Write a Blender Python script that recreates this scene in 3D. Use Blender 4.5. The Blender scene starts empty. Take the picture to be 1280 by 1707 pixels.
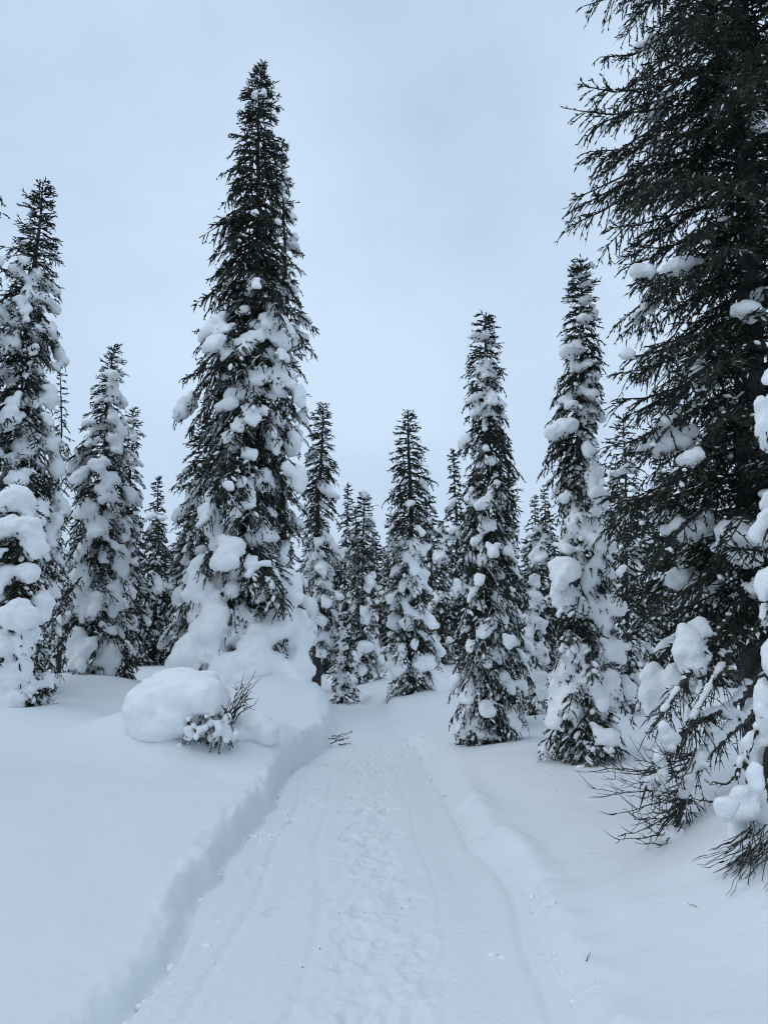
import bpy, bmesh, math
import numpy as np
from mathutils import Vector

scene = bpy.context.scene
COL = scene.collection
rad = math.radians

# ------------------------------------------------------------------ camera
F = 1265.0                      # focal length in pixels of the 1280 x 1707 photograph
PITCH = rad(8.7)
CAM = np.array([0.0, 0.0, 1.6])
cam_data = bpy.data.cameras.new('camera')
cam = bpy.data.objects.new('camera', cam_data)
COL.objects.link(cam)
cam.location = CAM
cam.rotation_euler = (math.pi / 2 + PITCH, 0, 0)
cam_data.sensor_fit = 'VERTICAL'
cam_data.angle = 2 * math.atan(853.5 / F)
cam_data.clip_end = 2000
cam_data.clip_start = 0.05
scene.camera = cam

# ------------------------------------------------------------------ sky, sun, exposure
SUN_EL, SUN_AZ = rad(60), rad(-105)
world = bpy.data.worlds.new('World')
scene.world = world
world.use_nodes = True
wn, wl = world.node_tree.nodes, world.node_tree.links
wn.clear()
wout = wn.new('ShaderNodeOutputWorld')
wbg = wn.new('ShaderNodeBackground')
wbg.inputs['Strength'].default_value = 0.1
sky = wn.new('ShaderNodeTexSky')
sky.sky_type = 'NISHITA'
sky.sun_disc = False
sky.sun_elevation = SUN_EL
sky.sun_rotation = SUN_AZ
sky.air_density = 1.0
sky.dust_density = 3.0
wtc = wn.new('ShaderNodeTexCoord')
wmap = wn.new('ShaderNodeMapping')
wmap.inputs['Scale'].default_value = (1.0, 1.0, 1.5)
wnz = wn.new('ShaderNodeTexNoise')
wnz.inputs['Scale'].default_value = 1.7
wnz.inputs['Detail'].default_value = 5
wnz.inputs['Roughness'].default_value = 0.5
wramp = wn.new('ShaderNodeValToRGB')
wramp.color_ramp.elements[0].position = 0.35
wramp.color_ramp.elements[0].color = (4.85, 6.3, 8.2, 1)
wramp.color_ramp.elements[1].position = 0.67
wramp.color_ramp.elements[1].color = (6.75, 8.4, 10.4, 1)
wmix = wn.new('ShaderNodeMixRGB')
wmix.inputs['Fac'].default_value = 0.9      # the cloud layer hides most of the blue
wl.new(wtc.outputs['Generated'], wmap.inputs['Vector'])
wl.new(wmap.outputs['Vector'], wnz.inputs['Vector'])
wl.new(wnz.outputs['Fac'], wramp.inputs['Fac'])
wl.new(sky.outputs['Color'], wmix.inputs['Color1'])
wl.new(wramp.outputs['Color'], wmix.inputs['Color2'])
wl.new(wmix.outputs['Color'], wbg.inputs['Color'])
wl.new(wbg.outputs['Background'], wout.inputs['Surface'])

sun_data = bpy.data.lights.new('sun', 'SUN')
sun_data.energy = 0.5
sun_data.angle = rad(65)
sun_data.color = (1.0, 0.96, 0.92)
sun = bpy.data.objects.new('sun', sun_data)
COL.objects.link(sun)
sd = Vector((math.sin(SUN_AZ) * math.cos(SUN_EL), math.cos(SUN_AZ) * math.cos(SUN_EL), math.sin(SUN_EL)))
sun.rotation_euler = sd.to_track_quat('Z', 'Y').to_euler()

scene.view_settings.view_transform = 'Standard'
scene.view_settings.look = 'None'
scene.view_settings.exposure = 0.0
scene.view_settings.gamma = 1.0
scene.view_settings.use_curve_mapping = False
scene.render.engine = 'CYCLES'
scene.cycles.max_bounces = 6
scene.cycles.use_denoising = True
scene.cycles.filter_width = 1.15
scene.cycles.diffuse_bounces = 4

# ------------------------------------------------------------------ small helpers
def at(px, py, Y):
    """point of the vertical plane y = Y that the photograph shows at (px, py)"""
    cx, cy = (px - 640.0) / F, (853.5 - py) / F
    c, s = math.cos(PITCH), math.sin(PITCH)
    d = np.array([cx, c - cy * s, s + cy * c])
    return CAM + d * (Y / d[1])

def tag(o, label=None, cat=None, group=None, kind=None):
    if label: o['label'] = label
    if cat: o['category'] = cat
    if group: o['group'] = group
    if kind: o['kind'] = kind
    return o

def empty(name, loc):
    o = bpy.data.objects.new(name, None)
    COL.objects.link(o)
    o.location = loc
    o.empty_display_size = 0.2
    return o

def make_mesh(name, verts, face_groups, smooth=True, attrs=None):
    """face_groups: list of (int array n x k, material index)"""
    me = bpy.data.meshes.new(name)
    verts = np.asarray(verts, np.float32)
    me.vertices.add(len(verts))
    me.vertices.foreach_set('co', verts.ravel())
    loops, starts, mats, off = [], [], [], 0
    for f, m in face_groups:
        f = np.asarray(f, np.int32)
        if len(f) == 0: continue
        n, k = f.shape
        loops.append(f.ravel())
        starts.append(off + np.arange(n, dtype=np.int32) * k)
        mats.append(np.full(n, m, np.int32))
        off += n * k
    loops, starts, mats = np.concatenate(loops), np.concatenate(starts), np.concatenate(mats)
    me.loops.add(len(loops)); me.loops.foreach_set('vertex_index', loops)
    me.polygons.add(len(starts)); me.polygons.foreach_set('loop_start', starts)
    me.polygons.foreach_set('material_index', mats)
    me.polygons.foreach_set('use_smooth', np.full(len(starts), smooth, bool))
    me.update(calc_edges=True)
    for an, av in (attrs or {}).items():
        a = me.attributes.new(an, 'FLOAT', 'POINT')
        a.data.foreach_set('value', np.asarray(av, np.float32))
    return me

def obj(name, me, mats, parent=None, loc=None):
    o = bpy.data.objects.new(name, me)
    COL.objects.link(o)
    if not me.materials:
        for m in (mats if isinstance(mats, (list, tuple)) else [mats]): me.materials.append(m)
    if parent is not None: o.parent = parent
    if loc is not None: o.location = loc
    return o

def hash2(ix, iy, seed):
    h = (ix.astype(np.int64) * 374761393 + iy.astype(np.int64) * 668265263 + seed * 1274126177) & 0x7fffffff
    h = ((h ^ (h >> 13)) * 1274126177) & 0x7fffffff
    return ((h ^ (h >> 16)) & 0xffff) / 65535.0

def vnoise(x, y, seed=0):
    x, y = np.asarray(x, float), np.asarray(y, float)
    ix, iy = np.floor(x), np.floor(y)
    fx, fy = x - ix, y - iy
    fx = fx * fx * fx * (fx * (fx * 6 - 15) + 10); fy = fy * fy * fy * (fy * (fy * 6 - 15) + 10)
    a, b = hash2(ix, iy, seed), hash2(ix + 1, iy, seed)
    c, d = hash2(ix, iy + 1, seed), hash2(ix + 1, iy + 1, seed)
    return (a * (1 - fx) + b * fx) * (1 - fy) + (c * (1 - fx) + d * fx) * fy - 0.5

def fbm(x, y, seed=0, octs=3):
    s, a = 0, 1.0
    for k in range(octs):
        s = s + a * vnoise(x * 2 ** k + 13.7 * k, y * 2 ** k + 7.1 * k, seed + k); a *= 0.5
    return s

def sstep(x, a, b):
    t = np.clip((x - a) / (b - a), 0, 1)
    return t * t * (3 - 2 * t)

def norm(v):
    return v / np.maximum(np.linalg.norm(v, axis=-1, keepdims=True), 1e-9)

# ------------------------------------------------------------------ materials
def material(name):
    m = bpy.data.materials.new(name)
    m.use_nodes = True
    nt = m.node_tree
    return m, nt, nt.nodes['Principled BSDF']

def snow_material(name, col, bumps, rough=0.55):
    m, nt, p = material(name)
    p.inputs['Base Color'].default_value = (*col, 1)
    p.inputs['Roughness'].default_value = rough
    p.inputs['Specular IOR Level'].default_value = 0.25
    tc = nt.nodes.new('ShaderNodeTexCoord')
    prev = None
    for scale, strength, dist, detail in bumps:
        nz = nt.nodes.new('ShaderNodeTexNoise')
        nz.inputs['Scale'].default_value = scale
        nz.inputs['Detail'].default_value = detail
        nt.links.new(tc.outputs['Object'], nz.inputs['Vector'])
        b = nt.nodes.new('ShaderNodeBump')
        b.inputs['Strength'].default_value = strength
        b.inputs['Distance'].default_value = dist
        nt.links.new(nz.outputs['Fac'], b.inputs['Height'])
        if prev: nt.links.new(prev.outputs['Normal'], b.inputs['Normal'])
        prev = b
    nt.links.new(prev.outputs['Normal'], p.inputs['Normal'])
    return m

SNOW = (0.80, 0.83, 0.845)
M_GROUND = snow_material('fresh_snow', SNOW, [(5.0, 0.3, 0.05, 3), (50, 0.3, 0.012, 4)])
M_PATH = snow_material('trodden_snow', (0.80, 0.835, 0.845), [(20, 0.5, 0.018, 4), (80, 0.4, 0.008, 3)], 0.45)
M_CLUMP = snow_material('clump_snow', (0.93, 0.945, 0.95), [(15.0, 0.42, 0.03, 5), (60, 0.35, 0.012, 3)])

def needle_material():
    m, nt, p = material('spruce_needles')
    at_s = nt.nodes.new('ShaderNodeAttribute'); at_s.attribute_name = 'snow'
    at_t = nt.nodes.new('ShaderNodeAttribute'); at_t.attribute_name = 'tint'
    ramp = nt.nodes.new('ShaderNodeValToRGB')
    e = ramp.color_ramp.elements
    e[0].position, e[0].color = 0.0, (0.016, 0.020, 0.015, 1)
    e[1].position, e[1].color = 1.0, (0.075, 0.072, 0.045, 1)
    e2 = e.new(0.6); e2.color = (0.034, 0.042, 0.027, 1)
    mix = nt.nodes.new('ShaderNodeMixRGB')
    mix.inputs['Color2'].default_value = (0.88, 0.9, 0.91, 1)
    nt.links.new(at_t.outputs['Fac'], ramp.inputs['Fac'])
    nt.links.new(at_s.outputs['Fac'], mix.inputs['Fac'])
    nt.links.new(ramp.outputs['Color'], mix.inputs['Color1'])
    nt.links.new(mix.outputs['Color'], p.inputs['Base Color'])
    p.inputs['Roughness'].default_value = 0.6
    p.inputs['Specular IOR Level'].default_value = 0.3
    return m
M_NEEDLE = needle_material()

def bark_material(name, c0, c1, scale):
    m, nt, p = material(name)
    tc = nt.nodes.new('ShaderNodeTexCoord')
    mp = nt.nodes.new('ShaderNodeMapping'); mp.inputs['Scale'].default_value = (1, 1, 0.35)
    nz = nt.nodes.new('ShaderNodeTexNoise'); nz.inputs['Scale'].default_value = scale; nz.inputs['Detail'].default_value = 5
    ramp = nt.nodes.new('ShaderNodeValToRGB')
    ramp.color_ramp.elements[0].position, ramp.color_ramp.elements[0].color = 0.35, (*c0, 1)
    ramp.color_ramp.elements[1].position, ramp.color_ramp.elements[1].color = 0.7, (*c1, 1)
    b = nt.nodes.new('ShaderNodeBump'); b.inputs['Strength'].default_value = 0.6; b.inputs['Distance'].default_value = 0.02
    nt.links.new(tc.outputs['Object'], mp.inputs['Vector']); nt.links.new(mp.outputs['Vector'], nz.inputs['Vector'])
    nt.links.new(nz.outputs['Fac'], ramp.inputs['Fac']); nt.links.new(ramp.outputs['Color'], p.inputs['Base Color'])
    nt.links.new(nz.outputs['Fac'], b.inputs['Height']); nt.links.new(b.outputs['Normal'], p.inputs['Normal'])
    p.inputs['Roughness'].default_value = 0.85
    return m
M_BARK = bark_material('spruce_bark', (0.022, 0.020, 0.019), (0.075, 0.070, 0.068), 22)
M_TWIG = bark_material('dark_twig', (0.03, 0.025, 0.022), (0.07, 0.06, 0.052), 30)
M_BLUE, _, _p = material('blue_marker_paint'); _p.inputs['Base Color'].default_value = (0.035, 0.065, 0.085, 1)
M_ORANGE, _, _p = material('red_marker_paint'); _p.inputs['Base Color'].default_value = (0.12, 0.04, 0.03, 1)

# ------------------------------------------------------------------ terrain
LE = np.array([(-1.1, -40), (-1.1, 3.4), (-1.07, 4.3), (-1.11, 5.5), (-1.12, 6.2), (-1.0, 7.2), (-1.08, 8.4),
               (-0.78, 10.2), (-0.82, 12.6), (-1.04, 14.7), (-1.5, 17.8), (-2.2, 22.5), (-6, 36), (-12, 60), (-40, 400)])
RE = np.array([(0.74, -40), (0.74, 3.4), (0.76, 3.9), (0.80, 4.8), (0.69, 5.8), (0.59, 7.8), (0.54, 9.5), (0.42, 11),
               (0.11, 13.8), (-0.35, 16.4), (-1.1, 20.4), (-1.5, 23), (-5.1, 36), (-11, 60), (-39, 400)])

def xl(y): return np.interp(y, LE[:, 1], LE[:, 0]) + 0.10 * vnoise(y * 1.3, y * 0 + 3, 5) + 0.05 * vnoise(y * 4.1, y * 0, 6)
def xr(y): return np.interp(y, RE[:, 1], RE[:, 0]) + 0.08 * vnoise(y * 1.7, y * 0 + 9, 7)

MOUNDS = []     # (x, y, height, radius): snow heaped round the trees, filled before the ground is built

def ground_z(x, y):
    x, y = np.asarray(x, float), np.asarray(y, float)
    dl = xl(y) - x
    dr = x - xr(y)
    far = sstep(y, 3, 12)
    # left bank: a cut wall, then a pillow-like field
    hl = 0.10 + 0.28 * far + 0.10 * vnoise(y * 0.8, y * 0, 11)
    wall = 1 - np.exp(-np.power(np.clip(dl, 0, None) / (0.036 + 0.018 * vnoise(y * 3, y * 0, 12)), 1.1))
    zl = hl * wall + 0.09 * sstep(dl, 0.1, 1.6) + 0.10 * sstep(dl, 1.5, 6)
    # right side: a low broken rim and a soft slope
    rim = np.exp(-((dr - 0.17) / 0.14) ** 2) * (.05 + +.07 * vnoise(y * 2.3, x * 1.0, 15) + .025 * fbm(x * 7, y * 7, 17, 2)) * (1 - sstep(y, 6.5, 11))
    zr = (0.10 * sstep(dr, -0.02, 0.18) + 0.10 * sstep(dr, 0.15, 1.0) + 0.16 * sstep(dr, 0.8, 3.0)) + rim * (dr > -0.1)
    z = np.where(dl > 0, zl, np.where(dr > 0, zr, 0.0))
    lip = np.exp(-((dl - .07) / .07) ** 2) * (dl > 0) + .6 * np.exp(-((dr - .06) / .07) ** 2) * (dr > 0)
    z = z + lip * (.055 * fbm(x * 9, y * 6, 71, 3) + .025 * fbm(x * 22, y * 22, 73, 2))
    inside = (dl <= 0) & (dr <= 0)
    z = z - 0.05 * np.where(inside, sstep(np.minimum(-dl, -dr), 0, 0.08), 0)
    off = np.clip(np.maximum(dl, dr), 0, 3) / 3
    z = z + off * (0.26 * fbm(x * 0.35, y * 0.35, 21, 3)) + np.clip(off * 6, 0, 1) * 0.06 * fbm(x * 1.1, y * 0.7, 25, 3)
    # wind ripples, gentle
    z = z + np.clip(off * 3, 0, 1) * 0.026 * fbm(x * 1.6 + y * .5, y * 5.0, 31, 2) * (fbm(x * .5, y * .5, 33, 2) + .5)
    for mx, my, mh, mr in MOUNDS:
        d2 = ((x - mx) ** 2 + (y - my) ** 2) / mr ** 2
        keep = np.clip(np.maximum(dl, dr) / 0.25, 0, 1)
        z = z + mh * np.exp(-d2) * keep
    z = z + 0.9 * sstep(y, 35, 120) * 1.0
    return z

def gz(x, y): return float(ground_z(np.array([x]), np.array([y]))[0])

# ------------------------------------------------------------------ tubes, blobs
def tube_arrays(paths, sides=6):
    """paths: list of (points n x 3, radii n)"""
    V, Q, off = [], [], 0
    ang = np.arange(sides) / sides * 2 * math.pi
    for P, R in paths:
        P, R = np.asarray(P, float), np.asarray(R, float)
        T = norm(np.gradient(P, axis=0))
        ref = np.where(np.abs(T[:, 2:3]) > 0.9, np.array([[1.0, 0, 0]]), np.array([[0, 0, 1.0]]))
        A = norm(np.cross(T, ref)); B = np.cross(T, A)
        ring = P[:, None] + R[:, None, None] * (A[:, None] * np.cos(ang)[None, :, None] + B[:, None] * np.sin(ang)[None, :, None])
        n = len(P)
        V.append(ring.reshape(-1, 3))
        i, j = np.meshgrid(np.arange(n - 1), np.arange(sides), indexing='ij')
        j2 = (j + 1) % sides
        Q.append(np.stack([off + i * sides + j, off + i * sides + j2, off + (i + 1) * sides + j2, off + (i + 1) * sides + j], -1).reshape(-1, 4))
        off += n * sides
    return np.concatenate(V), np.concatenate(Q)

def ico(sub):
    bm = bmesh.new()
    bmesh.ops.create_icosphere(bm, subdivisions=sub, radius=1.0)
    v = np.array([x.co[:] for x in bm.verts]); f = np.array([[a.index for a in x.verts] for x in bm.faces])
    bm.free()
    return v, f
ICO1, ICO2 = ico(1), ico(2)

TEX = bpy.data.textures.new('snow_lumps', 'CLOUDS'); TEX.noise_scale = 0.10; TEX.noise_depth = 2

def blobs_to_mesh(blobs, voxel, smooth_it=2, disp=0.065, tilt=None):
    """union of ellipsoids (x, y, z, rx, ry, rz) as one smooth skin"""
    B = np.asarray(blobs, float)
    tv, tf = ICO2
    V = (B[:, None, :3] + tv[None] * B[:, None, 3:6]).reshape(-1, 3)
    Fc = (tf[None] + (np.arange(len(B)) * len(tv))[:, None, None]).reshape(-1, 3)
    me = make_mesh('tmp', V, [(Fc, 0)])
    o = bpy.data.objects.new('tmp', me); COL.objects.link(o)
    md = o.modifiers.new('r', 'REMESH'); md.mode = 'VOXEL'; md.voxel_size = voxel * 1.13; md.use_smooth_shade = True
    md = o.modifiers.new('s', 'SMOOTH'); md.iterations = smooth_it; md.factor = 0.5
    if disp:
        md = o.modifiers.new('d', 'DISPLACE'); md.texture = TEX; md.strength = disp; md.mid_level = 0.5; md.texture_coords = 'GLOBAL'
    dg = bpy.context.evaluated_depsgraph_get()
    ev = o.evaluated_get(dg); em = ev.to_mesh()
    n = len(em.vertices); v = np.empty(n * 3, np.float32); em.vertices.foreach_get('co', v)
    nl = len(em.loops); li = np.empty(nl, np.int32); em.loops.foreach_get('vertex_index', li)
    np_ = len(em.polygons); tot = np.empty(np_, np.int32); em.polygons.foreach_get('loop_total', tot)
    ev.to_mesh_clear()
    bpy.data.objects.remove(o); bpy.data.meshes.remove(me)
    assert (tot == 4).all()
    return v.reshape(-1, 3), li.reshape(-1, 4)

def islands(nv, Q):
    lab = np.arange(nv)
    E = np.concatenate([Q[:, [0, 1]], Q[:, [1, 2]], Q[:, [2, 3]]])
    while True:
        m = np.minimum(lab[E[:, 0]], lab[E[:, 1]])
        new = lab.copy()
        np.minimum.at(new, E[:, 0], m); np.minimum.at(new, E[:, 1], m)
        new = new[new]; new = new[new]
        if (new == lab).all(): return lab
        lab = new

def snow_parts(root, origin, blobs, voxel, small=None, min_size=0.22, max_parts=45, disp=0.065, smooth_it=2):
    """big separate clumps become parts of their own, the crumbs one part"""
    V = np.zeros((0, 3)); Q = np.zeros((0, 4), int)
    rest_v, rest_q, rest_t, off = [], [], [], 0
    if len(blobs):
        V, Q = blobs_to_mesh(blobs, voxel, smooth_it, disp)
        lab = islands(len(V), Q)
        ids, inv = np.unique(lab, return_inverse=True)
        lo = np.full((len(ids), 3), 1e9); hi = -lo
        np.minimum.at(lo, inv, V); np.maximum.at(hi, inv, V)
        size = (hi - lo).max(1)
        big = [k for k in np.argsort(-size) if size[k] > min_size][:max_parts]
        fl = inv[Q[:, 0]]
        isbig = np.zeros(len(ids), bool); isbig[big] = True
        for k in big:
            vi = np.nonzero(inv == k)[0]
            mp = np.zeros(len(V), int); mp[vi] = np.arange(len(vi))
            obj('snow_clump', make_mesh('snow_clump', V[vi] - origin, [(mp[Q[fl == k]], 0)]), M_CLUMP, root)
        vi = np.nonzero(~isbig[inv])[0]
        if len(vi):
            mp = np.zeros(len(V), int); mp[vi] = np.arange(len(vi))
            rest_v.append(V[vi]); rest_q.append(mp[Q[~isbig[fl]]]); off = len(vi)
    if small is not None and len(small):
        tv, tf = ICO1
        S = np.asarray(small, float)             # x y z, dir x y z, r, len
        D = norm(S[:, 3:6]); A = norm(np.cross(D, np.array([0.0, 0.0, 1.0]) + 1e-3)); B = np.cross(A, D)
        v = (S[:, None, :3] + D[:, None] * (tv[None, :, 0:1] * S[:, None, 7:8]) + A[:, None] * (tv[None, :, 1:2] * S[:, None, 6:7])
             + B[:, None] * (tv[None, :, 2:3] * S[:, None, 6:7] * 0.8))
        rest_v.append(v.reshape(-1, 3)); rest_t.append((tf[None] + (off + np.arange(len(S)) * len(tv))[:, None, None]).reshape(-1, 3))
    if rest_v:
        fg = []
        if rest_q: fg.append((np.concatenate(rest_q), 0))
        if rest_t: fg.append((np.concatenate(rest_t), 0))
        tag(obj('snow_crumbs', make_mesh('snow_crumbs', np.concatenate(rest_v) - origin, fg), M_CLUMP, root), kind='stuff')

# ------------------------------------------------------------------ spruce
def ribbons(Cv, Wd, rng):
    """two crossed needle ribbons with an uneven edge along every curve (n x k x 3)"""
    n, k = Cv.shape[:2]
    T = norm(np.gradient(Cv, axis=1))
    ref = norm(rng.normal(size=(n, 1, 3)))
    A = norm(np.cross(T, ref)); B = np.cross(T, A)
    w = np.linspace(.8, 1.0, k); w[0] = .45
    if k > 4: w[2::2] *= .38
    w[-1] = .12
    W = Wd[:, None] * w[None] * rng.uniform(.65, 1.25, (n, k))
    W2 = Wd[:, None] * w[None] * rng.uniform(.65, 1.25, (n, k))
    V = np.stack([Cv + A * W[..., None] * .5, Cv - A * W2[..., None] * .5, Cv + B * W2[..., None] * .5, Cv - B * W[..., None] * .5], 2)
    b = (np.arange(n) * k * 4)[:, None, None]
    i = np.arange(k - 1)[None, :, None] * 4
    q1 = np.array([0, 1, 5, 4])[None, None]; q2 = np.array([2, 3, 7, 6])[None, None]
    Q = np.concatenate([(b + i + q1).reshape(-1, 4), (b + i + q2).reshape(-1, 4)])
    return V.reshape(-1, 3), Q, k * 4

def shoots_mesh(P, D, Ln, Wd, snow, tint, detail, rng, origin, strands=None):
    n = len(P)
    ref = rng.normal(size=(n, 3))
    A = norm(np.cross(D, ref)); B = np.cross(D, A)
    T = np.array([(0, 0, 0), (.4, .5, 0), (1, 0, 0), (.3, -.5, 0)])
    FQ = np.array([(0, 1, 2, 3)])
    if detail > 1:
        T = np.array([(0, 0, 0), (1, 0, 0), (.4, .5, 0), (.3, -.5, 0), (.45, 0, .5), (.3, 0, -.5)])
        FQ = np.array([(0, 2, 1, 3), (0, 4, 1, 5)])
    V = (P[:, None] + D[:, None] * (T[None, :, 0:1] * Ln[:, None, None]) + A[:, None] * (T[None, :, 1:2] * Wd[:, None, None])
         + B[:, None] * (T[None, :, 2:3] * Wd[:, None, None])).reshape(-1, 3)
    Fq = (FQ[None] + (np.arange(n) * len(T))[:, None, None]).reshape(-1, FQ.shape[1])
    at_s, at_t = np.repeat(snow, len(T)), np.repeat(tint, len(T))
    if strands is not None:
        Cv, W, ss, tt = strands
        v2, q2, m = ribbons(Cv, W, rng)
        Fq = np.concatenate([Fq, q2 + len(V)]); V = np.concatenate([V, v2])
        at_s = np.r_[at_s, np.repeat(ss, m)]; at_t = np.r_[at_t, np.repeat(tt, m)]
    return make_mesh('crown', V - origin, [(Fq, 0)], smooth=False, attrs={'snow': at_s, 'tint': at_t})

def crown_arrays(rng, zb, base, top, prof, per_m, droop, hang, tw_sp, sh_sp, sh_len, sh_w, low, extra_br=None, up=0.5, tw_max=.42, kpt=4):
    """base/top: trunk ends. prof: rows (z, r_left, r_right). Returns branch curves, twigs and shoots, all vectorised"""
    H = top[2] - base[2]
    prof = np.asarray(prof, float); prof = prof[np.argsort(prof[:, 0])]
    zlo = base[2] + low
    nb = int((top[2] - zlo) * per_m)
    zc = zlo + (top[2] - 0.06 - zlo) * (np.arange(nb) + rng.uniform(-.4, .4, nb)) / nb
    az = np.arange(nb) * 2.39996 + rng.uniform(-.5, .5, nb)
    t = np.clip((zc - base[2]) / H, 0, 1)
    if kpt > 4:                                  # the part of the big tree above 8.2 m is out of sight
        keep = (zc < 8.2) | (rng.uniform(size=nb) < .35); zc, az = zc[keep], az[keep]; nb = len(zc); t = np.clip((zc - base[2]) / H, 0, 1)
    L = (.42 + .72 * rng.uniform(size=nb) ** .8) * np.clip(1 + .9 * fbm(np.cos(az) * 1.3 + zc * .9, np.sin(az) * 1.3 + zc * 1.7, int(rng.integers(1e6)), 2), .55, 1.3)
    L = np.minimum(L, .98 if kpt > 4 else 1.08)
    Rtmp = np.interp(zc, prof[:, 0], .5 * (prof[:, 1] + prof[:, 2]))
    k = np.interp(t, [0, .35, .75, .92, 1], [1.0, 1.0, .75, .25, 0]) * droop
    drop = k * Rtmp
    zt = zc - .6 * drop
    c = np.cos(az)
    R = np.interp(zt, prof[:, 0], prof[:, 2]) * (1 + c) / 2 + np.interp(zt, prof[:, 0], prof[:, 1]) * (1 - c) / 2
    R = np.maximum(R * L, 0.05)
    if extra_br:
        e = np.array(extra_br, float)           # z, azimuth, length, droop
        zc = np.r_[zc, e[:, 0]]; az = np.r_[az, e[:, 1]]; R = np.r_[R, e[:, 2]]; k = np.r_[k, e[:, 3]]
        t = np.clip((zc - base[2]) / H, 0, 1); nb = len(zc)
    a = np.interp(t, [0, .6, .9, 1], [-.05, .1, up, 1.3]) + rng.normal(0, .12, nb)
    b = k + a * .6 + rng.normal(0, .1, nb)
    cc = rng.uniform(.08, .3, nb)
    er = np.stack([np.cos(az), np.sin(az), 0 * az], -1); es = np.stack([-np.sin(az), np.cos(az), 0 * az], -1)
    lat = rng.normal(0, .13, nb)
    o0 = base[None] + (top - base)[None] * t[:, None]; o0[:, 2] = zc
    bow = rng.normal(0, .007, 2) * H
    o0[:, :2] += bow[None] * np.sin(math.pi * t)[:, None] + .004 * H * np.sin(t * 11 + 40 * bow[0])[:, None]
    ez = np.array([0, 0, 1.0])
    def bp(i, s):
        rr = R[i] * s * (1.06 - .06 * s); zz = R[i] * (a[i] * s - b[i] * s ** 2 + cc[i] * s ** 4)
        return o0[i] + er[i] * rr[:, None] + es[i] * (R[i] * lat[i] * s ** 2)[:, None] + ez * zz[:, None]
    def bt(i, s):
        return norm(er[i] * (1.06 - .12 * s)[:, None] + es[i] * (2 * lat[i] * s)[:, None] + ez * (a[i] - 2 * b[i] * s + 4 * cc[i] * s ** 3)[:, None])
    S = np.linspace(0, 1, 6)
    curves = np.stack([bp(np.arange(nb), np.full(nb, s)) for s in S], 1)
    arc = np.linalg.norm(np.diff(curves, axis=1), axis=2).sum(1)
    # twigs
    m = np.ceil(arc / tw_sp).astype(int) + 2
    ti = np.repeat(np.arange(nb), m)
    ts = rng.uniform(.1, 1, len(ti)); ts[np.r_[0, np.cumsum(m)[:-1]]] = 1.0
    TP, TT = bp(ti, ts), bt(ti, ts)
    side = rng.choice([-1, 1], len(ti))
    ph = np.where(ts == 1.0, 0, rng.uniform(.6, 1.15, len(ti)))
    td = norm(TT * np.cos(ph)[:, None] + es[ti] * (side * np.sin(ph))[:, None] + ez * rng.normal(0, .15, len(ti))[:, None])
    tl = np.clip((.06 + .42 * R[ti] * (1.1 - ts)) * rng.uniform(.6, 1.3, len(ti)), .05, tw_max)
    tw = rng.uniform(.1, 1.1, len(ti)) * hang * np.interp(t[ti], [0, .8, 1], [1, .8, 0])
    # shoots
    m2 = np.ceil(tl / sh_sp).astype(int) + 1
    si = np.repeat(np.arange(len(ti)), m2)
    u = rng.uniform(.05, 1, len(si)); u[np.r_[0, np.cumsum(m2)[:-1]]] = 1.0
    SP = TP[si] + td[si] * (tl[si] * u)[:, None] - ez * (tl[si] * tw[si] * u ** 2)[:, None]
    stn = norm(td[si] - ez * (2 * tw[si] * u)[:, None])
    SD = norm(stn + norm(rng.normal(size=(len(si), 3))) * rng.uniform(.3, .9, len(si))[:, None])
    U4 = np.linspace(0, 1.05, kpt)[None, :, None]
    TC = TP[:, None] + td[:, None] * (tl[:, None, None] * U4) - ez * (tl * tw)[:, None, None] * U4 ** 2
    # shoots on the bare branch too, and on the leader
    ml = 26
    lp = top[None] - ez * rng.uniform(0, .45, ml)[:, None] * min(1, H / 4)
    ld = norm(rng.normal(size=(ml, 3)) * [1, 1, .4] + ez * .7)
    SP = np.concatenate([SP, lp]); SD = np.concatenate([SD, ld])
    return dict(bow=bow, TC=TC, curves=curves, R=R, t=t, az=az, TP=TP, td=td, tl=tl, tw=tw, ti=ti, ts=ts, SP=SP, SD=SD, si=si, zc=zc, H=H, top=top, base=base)

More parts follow.
